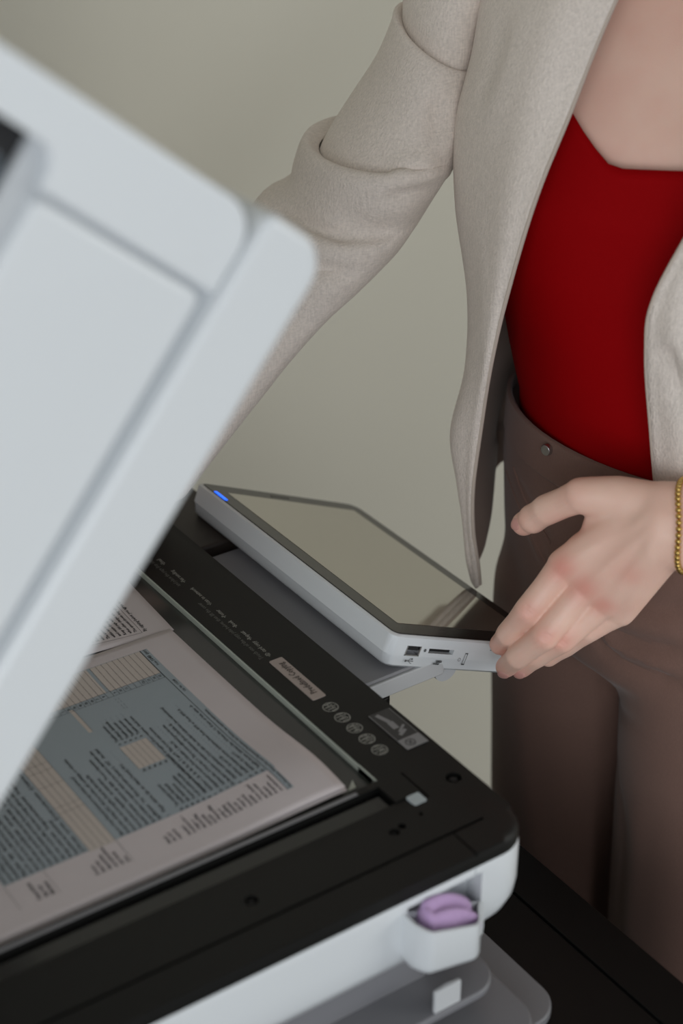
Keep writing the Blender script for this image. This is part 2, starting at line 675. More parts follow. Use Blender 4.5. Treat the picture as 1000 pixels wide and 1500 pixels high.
# lower body, column behind the panel arm, output trays
lb = prism(rrect(-0.50, 0.1005, -0.16, 0.60, [0.02, 0.02, 0.02, 0.05], 8), 0.06, 0.85)
part('lower_body', cut(lb, [bxm(0.0635, 0.0655, -0.3, 0.62, 0.8475, 0.90)]), MBB, bevel=0.004)
part('tower', bxm(-0.40, -0.012, 0.03, 0.58, 0.849, 0.935), MBB, bevel=0.004)
part('front_column', prism(rrect(-0.02, 0.036, 0.181, 0.52, 0.006, 4), 0.849, 0.966), MBB, bevel=0.002)
part('front_block', prism(rrect(-0.02, 0.052, 0.392, 0.52, 0.008, 4), 0.930, 0.990), mat('brown_black', (44, 36, 32), 0.5), bevel=0.003)
for nm, x1, y0, z0, z1, r in (('lower_tray', 0.0185, -0.030, 0.850, 0.858, 0.022), ('middle_tray', -0.0110, -0.046, 0.8585, 0.874, 0.024), ('upper_tray', -0.0235, -0.0180, 0.890, 0.896, 0.020)):
    part(nm, prism(rrect(-0.48, x1, y0, 0.30, [0.002, 0.002, 0.002, r], 8), z0, z1), MTRAY, bevel=0.0018, seg=3)
part('tray_core', bxm(-0.46, -0.06, 0.012, 0.28, 0.873, 0.934), MTRAY, bevel=0.002)
bm = prism([(-0.0760, -0.0168), (-0.0565, -0.0168), (-0.0565, -0.0140), (-0.0660, -0.0130), (-0.0760, -0.0140)], 0.8958, 0.9130)
part('tray_tab', bm, MWG, bevel=0.0008)
part('tray_hinge', prism(rrect(-0.052, -0.046, -0.040, -0.033, 0.002, 3), 0.8735, 0.8775), MDK, bevel=0.0006)
for x in (-0.44, 0.04):
    for y in (-0.10, 0.52):
        part('foot', cyl(bmesh.new(), (x, y, 0.0), (x, y, 0.061), 0.025), MDK)

# lid with the document feeder; u runs from hinge to free end, t outward
LO, LA = np.array((-0.449, 0.0, 1.0)), math.radians(51.15)
LM = Matrix(((math.cos(LA), 0, -math.sin(LA), LO[0]), (0, 1, 0, LO[1]), (math.sin(LA), 0, math.cos(LA), LO[2]), (0, 0, 0, 1)))


def lidprism(outline, y0, y1):
    """outline in (u, t), extruded along y"""
    bm = bmesh.new()
    a = [bm.verts.new((u, y0, t)) for u, t in outline]
    b = [bm.verts.new((u, y1, t)) for u, t in outline]
    n = len(outline)
    bm.faces.new(a)
    bm.faces.new(b[::-1])
    for i in range(n):
        bm.faces.new((a[i], b[i], b[(i + 1) % n], a[(i + 1) % n]))
    return bm


lid = part('lid', lidprism(rrect(0.0, 0.4945, -0.0005, 0.0400, [0.006, 0.004, 0.004, 0.018], 8), -0.004, 0.56), MW, bevel=0.0045, seg=4)
lid.matrix_local = PRI @ LM
lid_k = dict(parent=lid)


def lidpart(name, src, m, **k):
    o = obj(name, src, m, lid, **k)
    return o


lidpart('platen_pad', lidprism([(0.05, -0.009), (0.40, -0.009), (0.40, 0.0), (0.05, 0.0)], 0.05, 0.53), mat('pad_white', (226, 226, 224), 0.8), bevel=0.003)
lidpart('feeder_core', lidprism([(0.02, 0.039), (0.470, 0.039), (0.470, 0.150), (0.02, 0.150)], 0.0060, 0.552), MGAP)
capo = [(0.4515, 0.0405)] + [(0.4725 + 0.018 * math.sin(math.radians(15 * k)), 0.0585 - 0.018 * math.cos(math.radians(15 * k))) for k in range(7)] + [(0.4905, 0.290), (0.4680, 0.290), (0.4680, 0.1500)]
for k in range(7):
    q = math.radians(90 * k / 6)
    capo.append((0.4680 - 0.012 * (1 - math.cos(q)), 0.1500 - 0.0115 * math.sin(q)))
capo.append((0.4515, 0.1385))
lidpart('feeder_end_cap', lidprism(capo, 0.0, 0.558), MW, bevel=0.0048, seg=4)
lidpart('feeder_side_cover', lidprism(rrect(0.02, 0.4490, 0.0440, 0.1375, [0.004, 0.004, 0.004, 0.006], 4), 0.0012, 0.556), MW, bevel=0.004, seg=3)
lidpart('feeder_slot', lidprism([(0.02, 0.1375), (0.4690, 0.1375), (0.4690, 0.285), (0.02, 0.285)], 0.010, 0.55), MDK, bevel=0.002)
lidpart('feeder_slot_glass', lidprism(rrect(0.05, 0.4560, 0.1500, 0.280, 0.008, 4), 0.0085, 0.02), mat('slot_blue_grey', (70, 78, 84), 0.25), bevel=0.002)

# touch panel: local axes are along the panel's back edge (y), down its slope (x) and its normal (z)
PHI = math.radians(24.3)
PX0, PY0, PZ0 = 0.0355, 0.1800, 1.0165
PL, PWD = 0.2625, 0.1650
PM = Matrix(((math.cos(PHI), 0, math.sin(PHI), PX0), (0, 1, 0, PY0), (-math.sin(PHI), 0, math.cos(PHI), PZ0), (0, 0, 0, 1)))
rings = []
for z, ib, isd, r in ((0.0, 0.0012, 0.0012, 0.0075), (-0.0012, 0.0, 0.0, 0.008), (-0.0150, 0.0004, 0.0002, 0.008), (-0.0162, 0.0016, 0.0006, 0.008), (-0.0230, 0.0040, 0.0014, 0.009), (-0.0252, 0.0065, 0.004, 0.009), (-0.0262, 0.010, 0.008, 0.009)):
    f = {0.0: 0.0012, -0.0012: 0.0, -0.0150: 0.006, -0.0162: 0.007, -0.0230: 0.013, -0.0252: 0.016, -0.0262: 0.02}[z]
    rings.append([(x, y, z) for x, y in rrect(ib, PWD - f, isd, PL - isd, [0.012, 0.004, 0.007, 0.012], 6)])
slot_cuts = [bxm(0.0155, 0.0292, -0.01, 0.009, -0.0148, -0.0072), bxm(0.0370, 0.0610, -0.01, 0.009, -0.0118, -0.0082)]
sh = cut(loft(rings[::-1]), slot_cuts)
panel = part('touch_panel', sh, MW, angle=40)
panel.matrix_local = PRI @ PM
bm = prism(rrect(0.0024, PWD - 0.002, 0.0024, PL - 0.0024, [0.011, 0.0035, 0.006, 0.011], 6), -0.0006, 0.0006)
obj('bezel', bm, MBEZEL, panel, bevel=0.0004)
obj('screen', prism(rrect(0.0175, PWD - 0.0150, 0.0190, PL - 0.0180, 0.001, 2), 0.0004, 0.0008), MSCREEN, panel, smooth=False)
obj('status_light', prism(rrect(0.0030, 0.0062, PL - 0.036, PL - 0.019, 0.001, 3), 0.0003, 0.0011), MBLUE, panel, smooth=False)
bm = bmesh.new()
box(bm, 0.0155, 0.0165, -0.0002, 0.008, -0.0146, -0.0074)
box(bm, 0.0280, 0.0290, -0.0002, 0.008, -0.0146, -0.0074)
box(bm, 0.0155, 0.0290, -0.0002, 0.008, -0.0147, -0.0138)
box(bm, 0.0165, 0.0280, 0.0070, 0.0080, -0.0140, -0.0074)
obj('usb_port', bm, MMETAL, panel, smooth=False)
obj('usb_tongue', bxm(0.0172, 0.0272, 0.0012, 0.007, -0.0108, -0.0082), MDK, panel, smooth=False)
obj('card_slot', bxm(0.0372, 0.0608, 0.0040, 0.0088, -0.0117, -0.0083), MDK, panel, smooth=False)
side = lambda u, v: (u, -0.0002, v)
bm = bmesh.new()
ringstroke(bm, 0.0332, -0.0098, 0.0006, 0.0012, side)
# usb trident mark
stroke(bm, 0.0185, -0.0186, 0.0260, -0.0186, 0.0005, side)
stroke(bm, 0.0205, -0.0186, 0.0225, -0.0170, 0.0004, side)
stroke(bm, 0.0225, -0.0170, 0.0240, -0.0170, 0.0004, side)
stroke(bm, 0.0215, -0.0186, 0.0235, -0.0202, 0.0004, side)
stroke(bm, 0.0235, -0.0202, 0.0248, -0.0202, 0.0004, side)
ringstroke(bm, 0.0187, -0.0186, 0.0005, 0.0008, side)
ringstroke(bm, 0.0243, -0.0170, 0.0004, 0.0006, side)
# memory card mark
stroke(bm, 0.0475, -0.0176, 0.0530, -0.0176, 0.0016, side)
stroke(bm, 0.0455, -0.0195, 0.0510, -0.0195, 0.0012, side)
ringstroke(bm, 0.0500, -0.0186, 0.0011, 0.0005, side)
# lock mark
stroke(bm, 0.0730, -0.0098, 0.0730, -0.0185, 0.0004, side)
stroke(bm, 0.0752, -0.0098, 0.0752, -0.0185, 0.0004, side)
stroke(bm, 0.0727, -0.0100, 0.0755, -0.0100, 0.0008, side)
stroke(bm, 0.0727, -0.0185, 0.0755, -0.0185, 0.0010, side)
obj('port_marks', bm, MINKG, panel, smooth=False)
bm = bmesh.new()
ringstroke(bm, 0.0995, -0.0062, 0.0009, 0.0004, side)
stroke(bm, 0.0955, -0.0060, 0.0978, -0.0060, 0.0006, side)
obj('faint_mark', bm, MTRAY, panel, smooth=False)
bm = bmesh.new()
ringstroke(bm, 0.0690, -0.0150, 0.0012, 0.0003, side)
obj('faint_mark', bm, MTRAY, panel, smooth=False)
top = lambda u, v: (0.073 - v, PL - 0.0105 + 0 * u, 0.0008) if False else (u, v, 0.0008)
bm = bmesh.new()
for k, (a, b) in enumerate(((0.066, 0.0685), (0.0695, 0.072), (0.073, 0.0745), (0.0755, 0.078), (0.079, 0.0815), (0.0825, 0.085))):
    stroke(bm, a, PL - 0.0105, b, PL - 0.0105, 0.0022, top)
obj('maker_mark', bm, MPRINTD, panel, smooth=False)

# arm that carries the panel
arm = part('panel_arm', prism(rrect(-0.01, 0.082, 0.181, 0.388, [0.004, 0.001, 0.001, 0.004], 4), 0.9665, 0.9800), MWG, bevel=0.001)
o = obj('arm_shaded_top', prism(rrect(-0.01, 0.080, 0.1825, 0.386, 0.001, 2), 0.9805, 0.9835), mat('arm_shade_grey', (136, 136, 140), 0.5), arm, bevel=0.0008)  # arm's top in a darker grey: the panel's shadow put into the colour
bm = cyl(bmesh.new(), (0.0850, 0.1850, 0.9665), (0.0850, 0.215, 0.9665), 0.0100, n=28)
obj('arm_hinge', bm, MWG, arm)

# printing and stickers on the black frame (text up = -X, reading along +Y)
ZF = 1.0002
fm = lambda z: (lambda u, v: (-v, u, z))
part('instruction_label', prism(rrect(-0.0392, -0.0288, 0.1675, 0.2215, 0.0012, 3), 0.9999, 1.0004), MLABEL, smooth=False)
part('label_text', glyphs([('Predefined Copying', 0.0068, 0.1945, 0.0318, 'CENTER')], fm(1.00055), xscale=0.78), MLABTXT, smooth=False)
rows = [(w, 0.0046, y, 0.0335, 'LEFT') for w, y in (('•ID card copy', 0.2265), ('•Repeat', 0.2510), ('•Book', 0.2700), ('•Poster', 0.2850), ('•Scan to network', 0.3050), ('•Fax sending', 0.3420), ('•Email', 0.3720))]
part('menu_text', glyphs(rows, fm(ZF), xscale=0.85), MPRINT, smooth=False)
part('menu_text', glyphs([('Touch one of the copy jobs below, then lift the cover', 0.0046, 0.2270, 0.0395, 'LEFT')], fm(ZF), xscale=0.85), MPRINTD, smooth=False)
part('menu_text', glyphs([('and place the page (top left)', 0.0046, 0.3400, 0.0395, 'LEFT')], fm(ZF), xscale=0.85), MPRINTD, smooth=False)
for k in range(5):
    bm = bmesh.new()
    yc, xc = 0.1552 - 0.0137 * k, 0.0338
    mp = fm(ZF)
    ringstroke(bm, yc, xc, 0.0050, 0.0007, mp)
    for j in range(5):
        uu = -0.0036 + 0.0018 * j
        hh = math.sqrt(0.0046 ** 2 - uu * uu) * (0.9, 0.7, 0.85, 0.6, 0.9)[(j + k) % 5]
        stroke(bm, yc + uu, xc - hh, yc + uu + 0.0008 * ((k + j) % 3 - 1), xc + hh, 0.0009, mp)
    stroke(bm, yc - 0.002, xc + 0.001 * (k - 2), yc + 0.003, xc - 0.0008 * (k - 1), 0.0008, mp)
    part('job_icon', bm, MPRINT, smooth=False)
pic = part('photo_sticker', prism(rrect(-0.0200, -0.0030, 0.0900, 0.1330, 0.0010, 3), 0.9999, 1.0004), MPIC, smooth=False)
mp = fm(1.00055)
bm = bmesh.new()
quad(bm, 0.0900, 0.1010, 0.0032, 0.0198, mp)
stroke(bm, 0.1305, 0.0150, 0.1200, 0.0120, 0.0032, mp)
stroke(bm, 0.1200, 0.0120, 0.1120, 0.0122, 0.0045, mp)
stroke(bm, 0.1130, 0.0060, 0.1080, 0.0130, 0.0018, mp)
stroke(bm, 0.1085, 0.0080, 0.1050, 0.0145, 0.0026, mp)
for a in (0.0035, 0.0195):
    stroke(bm, 0.1020, a, 0.1325, a, 0.0004, mp)
part('sticker_print', bm, MPICL, smooth=False)
bm = bmesh.new()
mp = fm(1.0007)
ringstroke(bm, 0.0955, 0.0135, 0.0032, 0.0006, mp)
stroke(bm, 0.0935, 0.0120, 0.0975, 0.0150, 0.0006, mp)
stroke(bm, 0.0935, 0.0150, 0.0975, 0.0120, 0.0006, mp)
part('sticker_icon', bm, MPIC, smooth=False)
# ------------------------------------------------------------------ sheets on the glass
def sheet(name, x0, y0, w, h, rot, zbase, warp, label, group=None, thick=0.00012):
    """letter page; (u, v): u along the text, v up from the bottom edge; the bottom edge lies towards the front"""
    ca, sa = math.cos(rot), math.sin(rot)

    def mp(u, v, lift=0.0):
        x, y = x0 - v * ca - u * sa, y0 + u * ca - v * sa
        return (x, y, zbase + warp(x, y) + lift)
    bm = quad(bmesh.new(), 0, w, 0, h, mp, 40, 44)
    o = obj(name, bm, MPAPER, None, solid=thick, offset=-1)
    tag(o, label, 'paper', group)
    return o, mp


def lift(mp, d):
    return lambda u, v: mp(u, v, d)


w1 = lambda x, y: 0.0016 + 0.0052 * math.exp(-((y - 0.112) / 0.040) ** 2 - ((x + 0.085) / 0.055) ** 2) + 0.0016 * math.exp(-((y - 0.29) / 0.02) ** 2 - ((x + 0.15) / 0.06) ** 2)
w0 = lambda x, y: 0.0006 + 0.0026 * math.exp(-((y - 0.10) / 0.035) ** 2 - ((x + 0.085) / 0.05) ** 2)
w2 = lambda x, y: 0.0006 + 0.0042 * math.exp(-((y - 0.312) / 0.016) ** 2 - ((x + 0.145) / 0.045) ** 2)
sheet('blank_sheet', -0.0715, 0.0812, 0.2159, 0.2794, 0.004, 0.9954, w0, 'sheet showing only its edge under the near tax form, on the scanner glass')
form, fmap = sheet('tax_form_sheet', -0.0720, 0.0826, 0.2159, 0.2794, 0.0, 0.9956, w1, 'printed tax form sheet with blue fields and cream boxes, nearest on the glass')
far, smap = sheet('printed_sheet', -0.0695, 0.2972, 0.2159, 0.2794, -0.055, 0.9954, w2, 'farther sheet half hidden by the raised lid, text in a thin frame')
mm = 0.001


def S(mp, d):
    f = lift(mp, d)
    return lambda u, v: f(u * mm, v * mm)


T1, T2, T3 = S(fmap, 0.00006), S(fmap, 0.00012), S(fmap, 0.00018)
bm = quad(bmesh.new(), 38.6, 202.5, 26.0, 208, T1, 30, 34)
quad(bm, 16.0, 38.6, 27.0, 31.5, T1, 4, 1)
obj('blue_field', bm, MTINT, form)
RW = 4.24
bm = quad(bmesh.new(), 172.7, 202, 31.8, 31.8 + RW * 9.0, T2, 5, 8)
quad(bm, 172.7, 202, 31.8 + RW * 9.6, 31.8 + RW * 24, T2, 5, 12)
quad(bm, 89.2, 115.0, 74.6, 93.6, T2, 4, 4)
quad(bm, 140.0, 168.3, 99.4, 102.0, T2, 4, 1)
quad(bm, 37.5, 172.0, 137.0, 154.0, T2, 22, 4)
obj('cream_box', bm, MCREAM, form)
bm = bmesh.new()
for k in range(0, 24):
    v = 31.8 + RW * k
    stroke(bm, 166.5, v, 202, v, 0.22, T3, 4)
for u in (166.6, 172.7):
    stroke(bm, u, 31.8, u, 31.8 + RW * 24, 0.22, T3, 12)
stroke(bm, 16.0, 31.4, 202.3, 31.4, 0.40, T3, 24)
for k in range(6):
    v = 74.6 + 3.8 * k
    stroke(bm, 89.2, v, 115.0, v, 0.16, T3, 3)
for k in range(5):
    v = 137.0 + RW * k
    stroke(bm, 38.0, v, 172, v, 0.2, T3, 14)
for u in (78, 84, 106, 121, 128, 146):
    stroke(bm, u, 137.0, u, 154.0, 0.2, T3, 3)
for v in (137.0, 183.6, 208):
    stroke(bm, 16.0, v, 38.0, v, 0.2, T3, 3)
stroke(bm, 140, 99.2, 168.3, 99.2, 0.2, T3, 3)
for a in (150, 153.5):
    for s in range(2):
        stroke(bm, a + 8 * s, 69.0, a + 2 + 8 * s, 69.0, 0.15, T3)
        stroke(bm, a + 8 * s, 71.0, a + 2 + 8 * s, 71.0, 0.15, T3)
obj('ruled_lines', bm, MINK, form, smooth=False)
E_ = []
FS = 2.9


def row(k, no, txt, dots=0, u=44.0):
    v = 33.0 + RW * k
    E_.append((no, FS, 38.9, v, 'LEFT'))
    E_.append((txt, FS, u, v, 'LEFT'))


def num(k, s):
    E_.append((s, 2.6, 169.6, 32.9 + RW * k, 'CENTER'))


for k, s in enumerate(('15', '14', '13', '12c', '', '', '11', '10', '9', '', '8', '7', '6b', '5b', '4b', '3b', '2b', '1')):
    if s:
        num(k, s)
row(0, '15', 'Taxable income. Subtract line 14 from line 11. If zero or less, enter -0-')
row(1, '14', 'Add lines 12c and 13  .   .   .   .   .   .   .   .   .   .   .   .   .   .   .   .')
row(2, '13', 'Qualified business income deduction from Form 8995 or Form 8995-A  .  .')
row(3, 'c', 'Add lines 12a and 12b  .   .   .   .   .   .   .   .   .   .   .   .   .   .')
row(4, 'b', 'Charitable contributions if you take the standard deduction (see instructions)')
row(5, '12a', 'Standard deduction or itemized deductions (from Schedule A)  .  .')
row(6, '11', 'Subtract line 10 from line 9. This is your adjusted gross income')
row(7, '10', 'Adjustments to income from Schedule 1, line 26  .   .   .   .   .   .')
row(8, '9', 'Add lines 1, 2b, 3b, 4b, 5b, 6b, 7, and 8. This is your total income')
row(9, '8', 'Other income from Schedule 1, line 10 .   .   .   .   .   .   .')
for k, (no, a, b, t) in enumerate((('6a', 'Social security benefits', 'b', 'Taxable amount .  .  .'), ('5a', 'Pensions and annuities', 'b', 'Taxable amount .  .  .'), ('4a', 'IRA distributions', 'b', 'Taxable amount .  .  .'), ('3a', 'Qualified dividends', 'b', 'Ordinary dividends  .'), ('2a', 'Tax-exempt interest', 'b', 'Taxable interest .  .'))):
    v = 75.4 + 3.8 * k
    E_ += [(no, FS, 38.9, v, 'LEFT'), (a, FS, 44, v, 'LEFT'), (no, FS, 85.0, v, 'LEFT'), (b, FS, 117.5, v, 'LEFT'), (t, FS, 121, v, 'LEFT')]
E_ += [('7', FS, 38.9, 71.2, 'LEFT'), ('Capital gain or (loss). Attach Schedule D if required. If not required, check here', FS, 44, 71.2, 'LEFT')]
E_ += [('1', FS, 38.9, 99.9, 'LEFT'), ('Wages, salaries, tips, etc. Attach Form(s) W-2  .   .   .   .   .', FS, 44, 99.9, 'LEFT')]
body = ['Age/Blindness   You:  Were born before January 2, 1957    Are blind', 'Spouse itemizes on a separate return or you were a dual-status alien', 'Standard Deduction  Someone can claim:  You as a dependent', 'Your spouse as a dependent   see instructions', 'If more than one box applies check the first that fits',
        'At any time during 2021, did you receive, sell, exchange, or otherwise', 'dispose of any financial interest in any virtual currency?']
for k, s in enumerate(body):
    E_.append((s, FS, 39.2, 105.5 + 4.2 * k, 'LEFT'))
body = ['(1) First name   Last name   (2) Social security number   (3) Relationship', 'Dependents (see instructions):', 'Foreign country name    Foreign province/state/county    Foreign postal code', 'City, town, or post office. If you have a foreign address, also complete spaces below.',
        'Home address (number and street). If you have a P.O. box, see instructions.   Apt. no.', 'If joint return, spouse first name and middle initial    Last name', 'Your first name and middle initial     Last name     Your social security number',
        'Check only one box. If you checked the MFS box, enter the name of your spouse', 'one box   person is a child but not your dependent', 'Filing Status   Single   Married filing jointly   Married filing separately', 'Presidential Election Campaign  Check here if you, or your',
        'spouse if filing jointly, want $3 to go to this fund. Checking', 'a box below will not change your tax or refund.  You  Spouse']
for k, s in enumerate(body):
    E_.append((s, FS, 39.2, 156.0 + 4.1 * k, 'LEFT'))
sb = ['Standard', 'Deduction for—', '• Single or', 'Married filing', 'separately,', '$12,550', '• Married filing', 'jointly or', 'Qualifying', 'widow(er),', '$25,100', '• Head of', 'household,', '$18,800', '• If you checked', 'any box under', 'Standard', 'Deduction,', 'see instructions.']
for k, s in enumerate(sb[::-1]):
    E_.append((s, 2.6, 17.2, 34.0 + 3.55 * k, 'LEFT'))
for k, s in enumerate(['Attach', 'Sch. B if', 'required.'][::-1]):
    E_.append((s, 2.7, 17.2, 104.0 + 3.6 * k, 'LEFT'))
for k, s in enumerate(['If more', 'than four', 'dependents,', 'see instructions', 'and check', 'here'][::-1]):
    E_.append((s, 3.0, 17.2, 138.5 + 3.9 * k, 'LEFT'))
for k, s in enumerate(['Dependents', 'Age and', 'Blindness'][::-1]):
    E_.append((s, 3.2, 17.2, 186.0 + 4.2 * k, 'LEFT'))
E_ += [('For Disclosure, Privacy Act, and Paperwork Reduction Act Notice, see separate instructions.', 2.65, 17, 27.6, 'LEFT'), ('Cat. No. 11320B', 2.3, 145, 27.7, 'LEFT'), ('Form', 2.3, 181.5, 27.7, 'LEFT'), ('1040', 3.6, 187.2, 27.6, 'LEFT'), ('(2021)', 2.3, 196.0, 27.7, 'LEFT')]
bm = glyphs([(s, z * 0.001 * 1.12, u * 0.001, v * 0.001, a) for s, z, u, v, a in E_], lambda u, v: T3(u * 1000, v * 1000), xscale=0.92)
obj('printed_text', bm, MINK, form, smooth=False)
G1 = S(smap, 0.0001)
bm = bmesh.new()
for a in ((7.5, 21, 7.5, 150), (7.5, 21, 200, 21), (200, 21, 200, 150)):
    stroke(bm, *a, 0.25, G1, 20)
obj('ruled_lines', bm, MINK, far, smooth=False)
E_ = [('By signing below you agree to the terms of this request', 3.4, 8, 17.0, 'LEFT')]
ln = ['The amount shown may differ from the amount due', 'when other charges are added to the account', 'Keep this page with the rest of the records', 'and return the signed copy to the front desk', 'within ten days of the date printed above']
for k in range(20):
    E_.append((ln[k % 5], 3.0, 10, 23.4 + 4.1 * k, 'LEFT'))
bm = glyphs([(s, z * 0.00112, u * 0.001, v * 0.001, a) for s, z, u, v, a in E_], lambda u, v: G1(u * 1000, v * 1000))
obj('printed_text', bm, MINK, far, smooth=False)
# ------------------------------------------------------------------ folded cloth in the pocket
bm = bmesh.new()
n = 22
for sgn in (-1, 1):
    rings = []
    for i in range(15):
        s = i / 14
        x = -0.0850 + 0.0370 * s
        hgt = 0.0135 * (math.sin(math.pi * min(1, 0.12 + s * 0.84)) ** 0.5)
        th = 0.0042 * (1.0 if 0 < i < 14 else 0.5) + 0.0006 * math.sin(9 * s + sgn)
        yc = -0.0165 + sgn * (0.0034 + 0.0010 * s) + 0.001 * s
        zc = 0.9745 - 0.0155 * s + 0.0025 * sgn
        rings.append([(x, yc + th * math.cos(t), zc + hgt * math.sin(t)) for t in np.linspace(0, 2 * math.pi, n, endpoint=False)])
    loft(rings, bm)
ball(bm, (-0.0843, -0.0160, 0.9735), (0.0040, 0.0078, 0.0105))
tag(obj('folded_cloth', remesh(bm, 0.0008, 10), MCLOTHP, None), 'folded lilac cloth tucked in the white side pocket of the copier', 'cloth')
# ------------------------------------------------------------------ the person
TAU = 2 * math.pi


def ell(z, cx, cy, ndeg, a, b, n=40, pw=1.0, fn=None, tilt=(0, 0)):
    """horizontal body ring; n faces ndeg, a = half width, b = half depth; theta 0 is the front"""
    nd = math.radians(ndeg)
    nx, ny = math.cos(nd), math.sin(nd)
    lx, ly = -ny, nx
    out = []
    for t in np.linspace(0, TAU, n, endpoint=False):
        c, s = math.cos(t), math.sin(t)
        cc = math.copysign(abs(c) ** pw, c)
        ss = math.copysign(abs(s) ** pw, s)
        k = 1 + (fn(t) if fn else 0)
        p, q = b * cc * k, a * ss * k
        out.append((cx + nx * p + lx * q, cy + ny * p + ly * q, z + tilt[0] * p + tilt[1] * q))
    return out


def bust(amt):
    def f(t):
        t = (t + math.pi) % TAU - math.pi
        return amt * (math.exp(-((t - 0.62) / 0.42) ** 2) + math.exp(-((t + 0.62) / 0.42) ** 2))
    return f


TORSO = [  # z, cx, cy, facing, a, b, bust
    (0.86, 0.340, 0.195, 180, 0.105, 0.060, 0), (0.92, 0.338, 0.192, 180, 0.145, 0.088, 0), (0.98, 0.332, 0.190, 181, 0.150, 0.100, 0),
    (1.04, 0.322, 0.192, 184, 0.140, 0.100, 0), (1.10, 0.318, 0.198, 190, 0.125, 0.094, 0), (1.16, 0.318, 0.208, 198, 0.128, 0.097, 0),
    (1.22, 0.322, 0.222, 206, 0.136, 0.106, 0.06), (1.27, 0.326, 0.232, 211, 0.142, 0.108, 0.12), (1.32, 0.332, 0.240, 214, 0.146, 0.100, 0.08),
    (1.37, 0.340, 0.246, 216, 0.150, 0.086, 0.02), (1.41, 0.348, 0.250, 216, 0.150, 0.070, 0), (1.44, 0.352, 0.252, 216, 0.120, 0.058, 0), (1.47, 0.352, 0.252, 216, 0.070, 0.055, 0)]
bm = bmesh.new()
loft([ell(z, x, y, n, a, b, fn=bust(k) if k else None) for z, x, y, n, a, b, k in TORSO], bm)
loft([ell(z, x, y, 216, a, b) for z, x, y, a, b in ((1.44, 0.354, 0.254, 0.062, 0.06), (1.49, 0.345, 0.248, 0.053, 0.055), (1.55, 0.334, 0.240, 0.052, 0.056))], bm)
# head, turned down to the panel
HC = np.array((0.315, 0.226, 1.635))
hn, hl, hu = np.array((-0.74, -0.54, -0.40)), np.array((0.59, -0.81, 0.0)), np.array((-0.32, -0.24, 0.92))
hn /= np.linalg.norm(hn)
ball(bm, HC + hu * 0.025 - hn * 0.012, (0.076, 0.094, 0.092), (hl, hn, hu), 24, 16)
ball(bm, HC - hu * 0.045 + hn * 0.022, (0.058, 0.066, 0.066), (hl, hn, hu), 24, 16)
capsule(bm, HC + hn * 0.083 + hu * 0.012, HC + hn * 0.099 - hu * 0.026, 0.007, 0.0125)
for s in (-1, 1):
    ball(bm, HC + hl * 0.074 * s - hn * 0.008 - hu * 0.004, (0.008, 0.017, 0.030), (hl, hn, hu))
    ball(bm, HC + hl * 0.034 * s + hn * 0.072 + hu * 0.026, (0.022, 0.012, 0.008), (hl, hn, hu))
ball(bm, HC + hn * 0.086 - hu * 0.052, (0.022, 0.009, 0.006), (hl, hn, hu))
ball(bm, HC + hn * 0.084 - hu * 0.062, (0.019, 0.009, 0.007), (hl, hn, hu))
# arms
SR, ER, WR = np.array((0.305, 0.395, 1.405)), np.array((0.168, 0.440, 1.222)), at(262, 655, 1.285)
SL, EL, WL = np.array((0.420, 0.105, 1.420)), np.array((0.385, -0.035, 1.190)), at(1020, 770, 1.105)
SRM = at(655, 0, 1.262)
RARM = [(SR, 0.034), (at(655, 20, 1.258), 0.030), (at(600, 170, 1.262), 0.030), (at(545, 275, 1.270), 0.030), (at(440, 400, 1.282), 0.028), (at(316, 570, 1.284), 0.0235), (WR, 0.0215)]
for (a, ra), (b, rb) in zip(RARM, RARM[1:]):
    capsule(bm, a, b, ra, rb)
capsule(bm, SL, EL, 0.045, 0.034)
capsule(bm, EL, EL + (WL - EL) * 0.45, 0.036, 0.029)
# legs
for sy in (0.085, -0.070):
    capsule(bm, (0.338, 0.19 + sy, 0.86), (0.340, 0.19 + sy * 0.95, 0.50), 0.072, 0.052)
    capsule(bm, (0.340, 0.19 + sy * 0.95, 0.50), (0.365, 0.19 + sy * 0.95, 0.09), 0.055, 0.036)
    capsule(bm, (0.365, 0.19 + sy * 0.95, 0.07), (0.20, 0.19 + sy * 1.05, 0.035), 0.036, 0.026)
body_me = remesh(bm, 0.0055, 14)

# hands, finer: px, py, depth, radius chains
def chain(bm, pts, world=False):
    P = [(np.array(p[:3]) if world else at(*p[:3]), p[3]) for p in pts]
    for (a, ra), (b, rb) in zip(P, P[1:]):
        capsule(bm, a, b, ra, rb, 20)


hb = bmesh.new()
INDEX = [(826, 829, 1.152, 0.0112), (773, 895, 1.162, 0.0098), (744, 929, 1.186, 0.0087), (732, 944, 1.203, 0.0076)]
MIDDLE = [(857, 858, 1.152, 0.0113), (797, 932, 1.158, 0.0101), (758, 962, 1.180, 0.0088), (741, 977, 1.200, 0.0076)]
RING = [(884, 882, 1.154, 0.0104), (823, 938, 1.166, 0.0091), (786, 962, 1.186, 0.0080), (764, 979, 1.202, 0.0069)]
PINKY = [(908, 897, 1.158, 0.0094), (862, 924, 1.170, 0.0082), (828, 948, 1.190, 0.0072), (803, 964, 1.204, 0.0064)]
THUMB = [(850, 726, 1.137, 0.0118), (800, 747, 1.158, 0.0108), (780, 760, 1.170, 0.0104), (767, 767, 1.178, 0.0086)]
